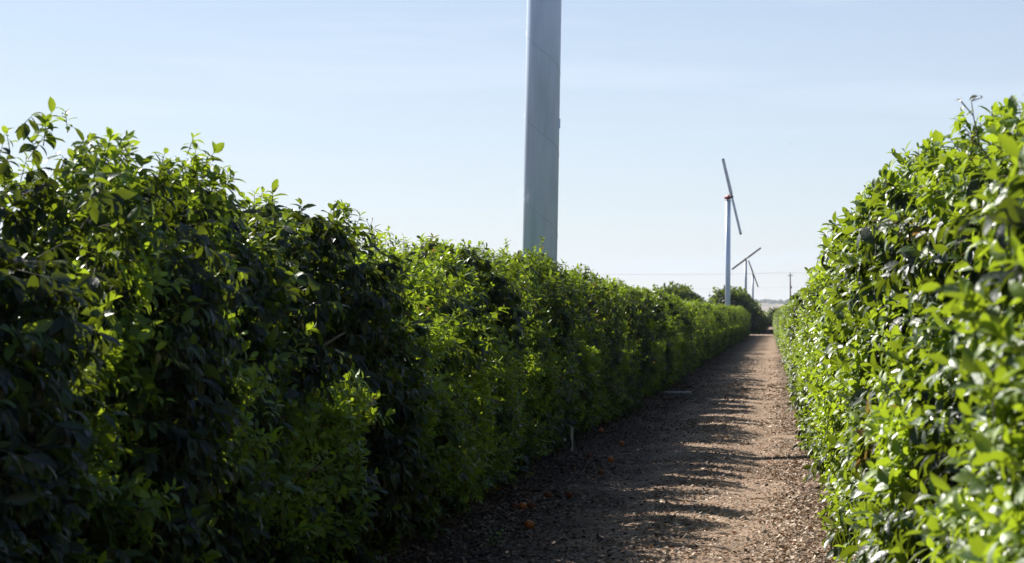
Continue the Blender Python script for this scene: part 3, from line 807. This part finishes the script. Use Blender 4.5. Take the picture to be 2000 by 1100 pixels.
#bare_twig(at(1965, 215, 6.3), (-.2, 0, 1), .05, 'short dead twig near the upper right corner', 2)
bare_twig(at(735, 466, 14.2), (-.3, 0, 1), .10, 'dead twig standing on the left crest, midway to the steel column', 3)
#bare_twig(at(1668, 350, 15.6), (-1, 0, .5), .10, 'bare twig jutting left from the shoulder of the right row', 4)

# dead grassy strands caught in the shaded face
# ------------------------------------------------------------------ birds
def bird(p, span, roll, lab):
    t = empty('bird', p); t.rotation_euler = (0, R(roll), R(20)); put(t, lab, 'bird', 'tiny dark birds in the sky'); t.scale = (span, span, span)
    mb = MB(); mb.tube([(0, -.28, 0), (0, -.22, .01), (0, -.1, .02), (0, .08, .0), (0, .25, 0)], [.01, .045, .075, .06, .015], 10)
    mb.build('body', M_BIRD, t)
    for s in (-1, 1):
        m = MB(); m.v = [Vector(q) for q in ((s * .03, -.10, .03), (s * .28, -.12, .10), (s * .5, .02, .06), (s * .27, .05, .08), (s * .03, .10, .03))]
        m.v += [q - Vector((0, 0, .012)) for q in m.v]
        m.f = [(0, 1, 2, 3, 4), (9, 8, 7, 6, 5)] + [(i, (i + 1) % 5, (i + 1) % 5 + 5, i + 5) for i in range(5)]
        m.build('wing', M_BIRD, t, smooth=False)
    m = MB(); m.box((0, .30, 0), (.04, .09, .008)); m.build('tail', M_BIRD, t, smooth=False)
bird(at(1543, 281, 120), .22, 8, 'tiny dark bird flying in open sky above the power pole')
bird(at(1415.5, 484.5, 150), .20, -30, 'tiny dark bird just left of the red-headed fan column')

# ------------------------------------------------------------------ leaf litter
def litter():
    r = np.random.default_rng(99); Xs, Ys = [], []
    def dens(X, Y):
        d = .34 + .75 / (1 + np.exp(-(X - .02) / .10)) + .55 / (1 + np.exp((X + 1.75) / .15)) - .22 * np.exp(-((X + .28) / .2) ** 2) + .18 * np.exp(-((X + .75) / .25) ** 2)
        return d
    bands = [(8, 12.5, 300), (12.5, 17, 3000), (17, 23, 2200), (23, 32, 1100), (32, 48, 450), (48, 80, 70)]
    for a, b, n in bands:
        m = int((b - a) * 4.6 * n); X = r.uniform(-3.6, 1.0, m); Y = r.uniform(a, b, m)
        pn = np.array([fbm(x_ * 1.2, y_ * .5, 3, 2) for x_, y_ in zip(X, Y)])
        k_ = r.random(m) < dens(X, Y) * (1 + 1.3 * pn)
        Xs.append(X[k_]); Ys.append(Y[k_])
    X = np.concatenate(Xs); Y = np.concatenate(Ys); n = len(X)
    Z = gz_np(X, Y) + .010
    a = r.uniform(0, 6.283, n)
    axis = np.stack([np.cos(a), np.sin(a), r.normal(0, .22, n)], -1); nr = np.stack([r.normal(0, .35, n), r.normal(0, .35, n), np.ones(n)], -1)
    far = np.clip(Y / 24, 1, 2.0)
    chip = r.random(n) < .55
    ln = np.where(chip, r.uniform(.010, .024, n), r.uniform(.024, .052, n)) * far
    tone = np.clip(r.beta(2.0, 1.3, n) - .55 / (1 + np.exp((X + 1.25) / .25)), 0, .94); tone[r.random(n) < .012] = 1.0  # decayed litter on the left, darkened further to stand in for hedge shade
    tn = np.stack([tone, r.random(n), np.zeros(n)], -1)
    V, idx, fl, tc_ = leaves_geometry(np.stack([X, Y, Z], -1), axis, nr, ln, tn, LEAF_B, FACE_B, r.uniform(-.5, .25, n))
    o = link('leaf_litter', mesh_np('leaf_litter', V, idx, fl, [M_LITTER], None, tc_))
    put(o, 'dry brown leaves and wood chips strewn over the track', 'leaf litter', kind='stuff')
litter()

# ------------------------------------------------------------------ haze
HZ = True
if HZ:
    m = bpy.data.materials.new("haze_air"); m.use_nodes = True; n = m.node_tree.nodes
    for q in list(n): n.remove(q)
    o_ = n.new("ShaderNodeOutputMaterial"); v_ = n.new("ShaderNodeVolumePrincipled")
    v_.inputs['Density'].default_value = 0.00008; v_.inputs['Color'].default_value = (.86, .92, 1, 1); v_.inputs['Anisotropy'].default_value = .2
    m.node_tree.links.new(v_.outputs[0], o_.inputs['Volume'])
    hz = MB().box((0, 500, 36), (8300, 8900, 46)).build('haze', m, smooth=False)
    put(hz, 'thin bluish air haze over the far hills', kind='stuff')
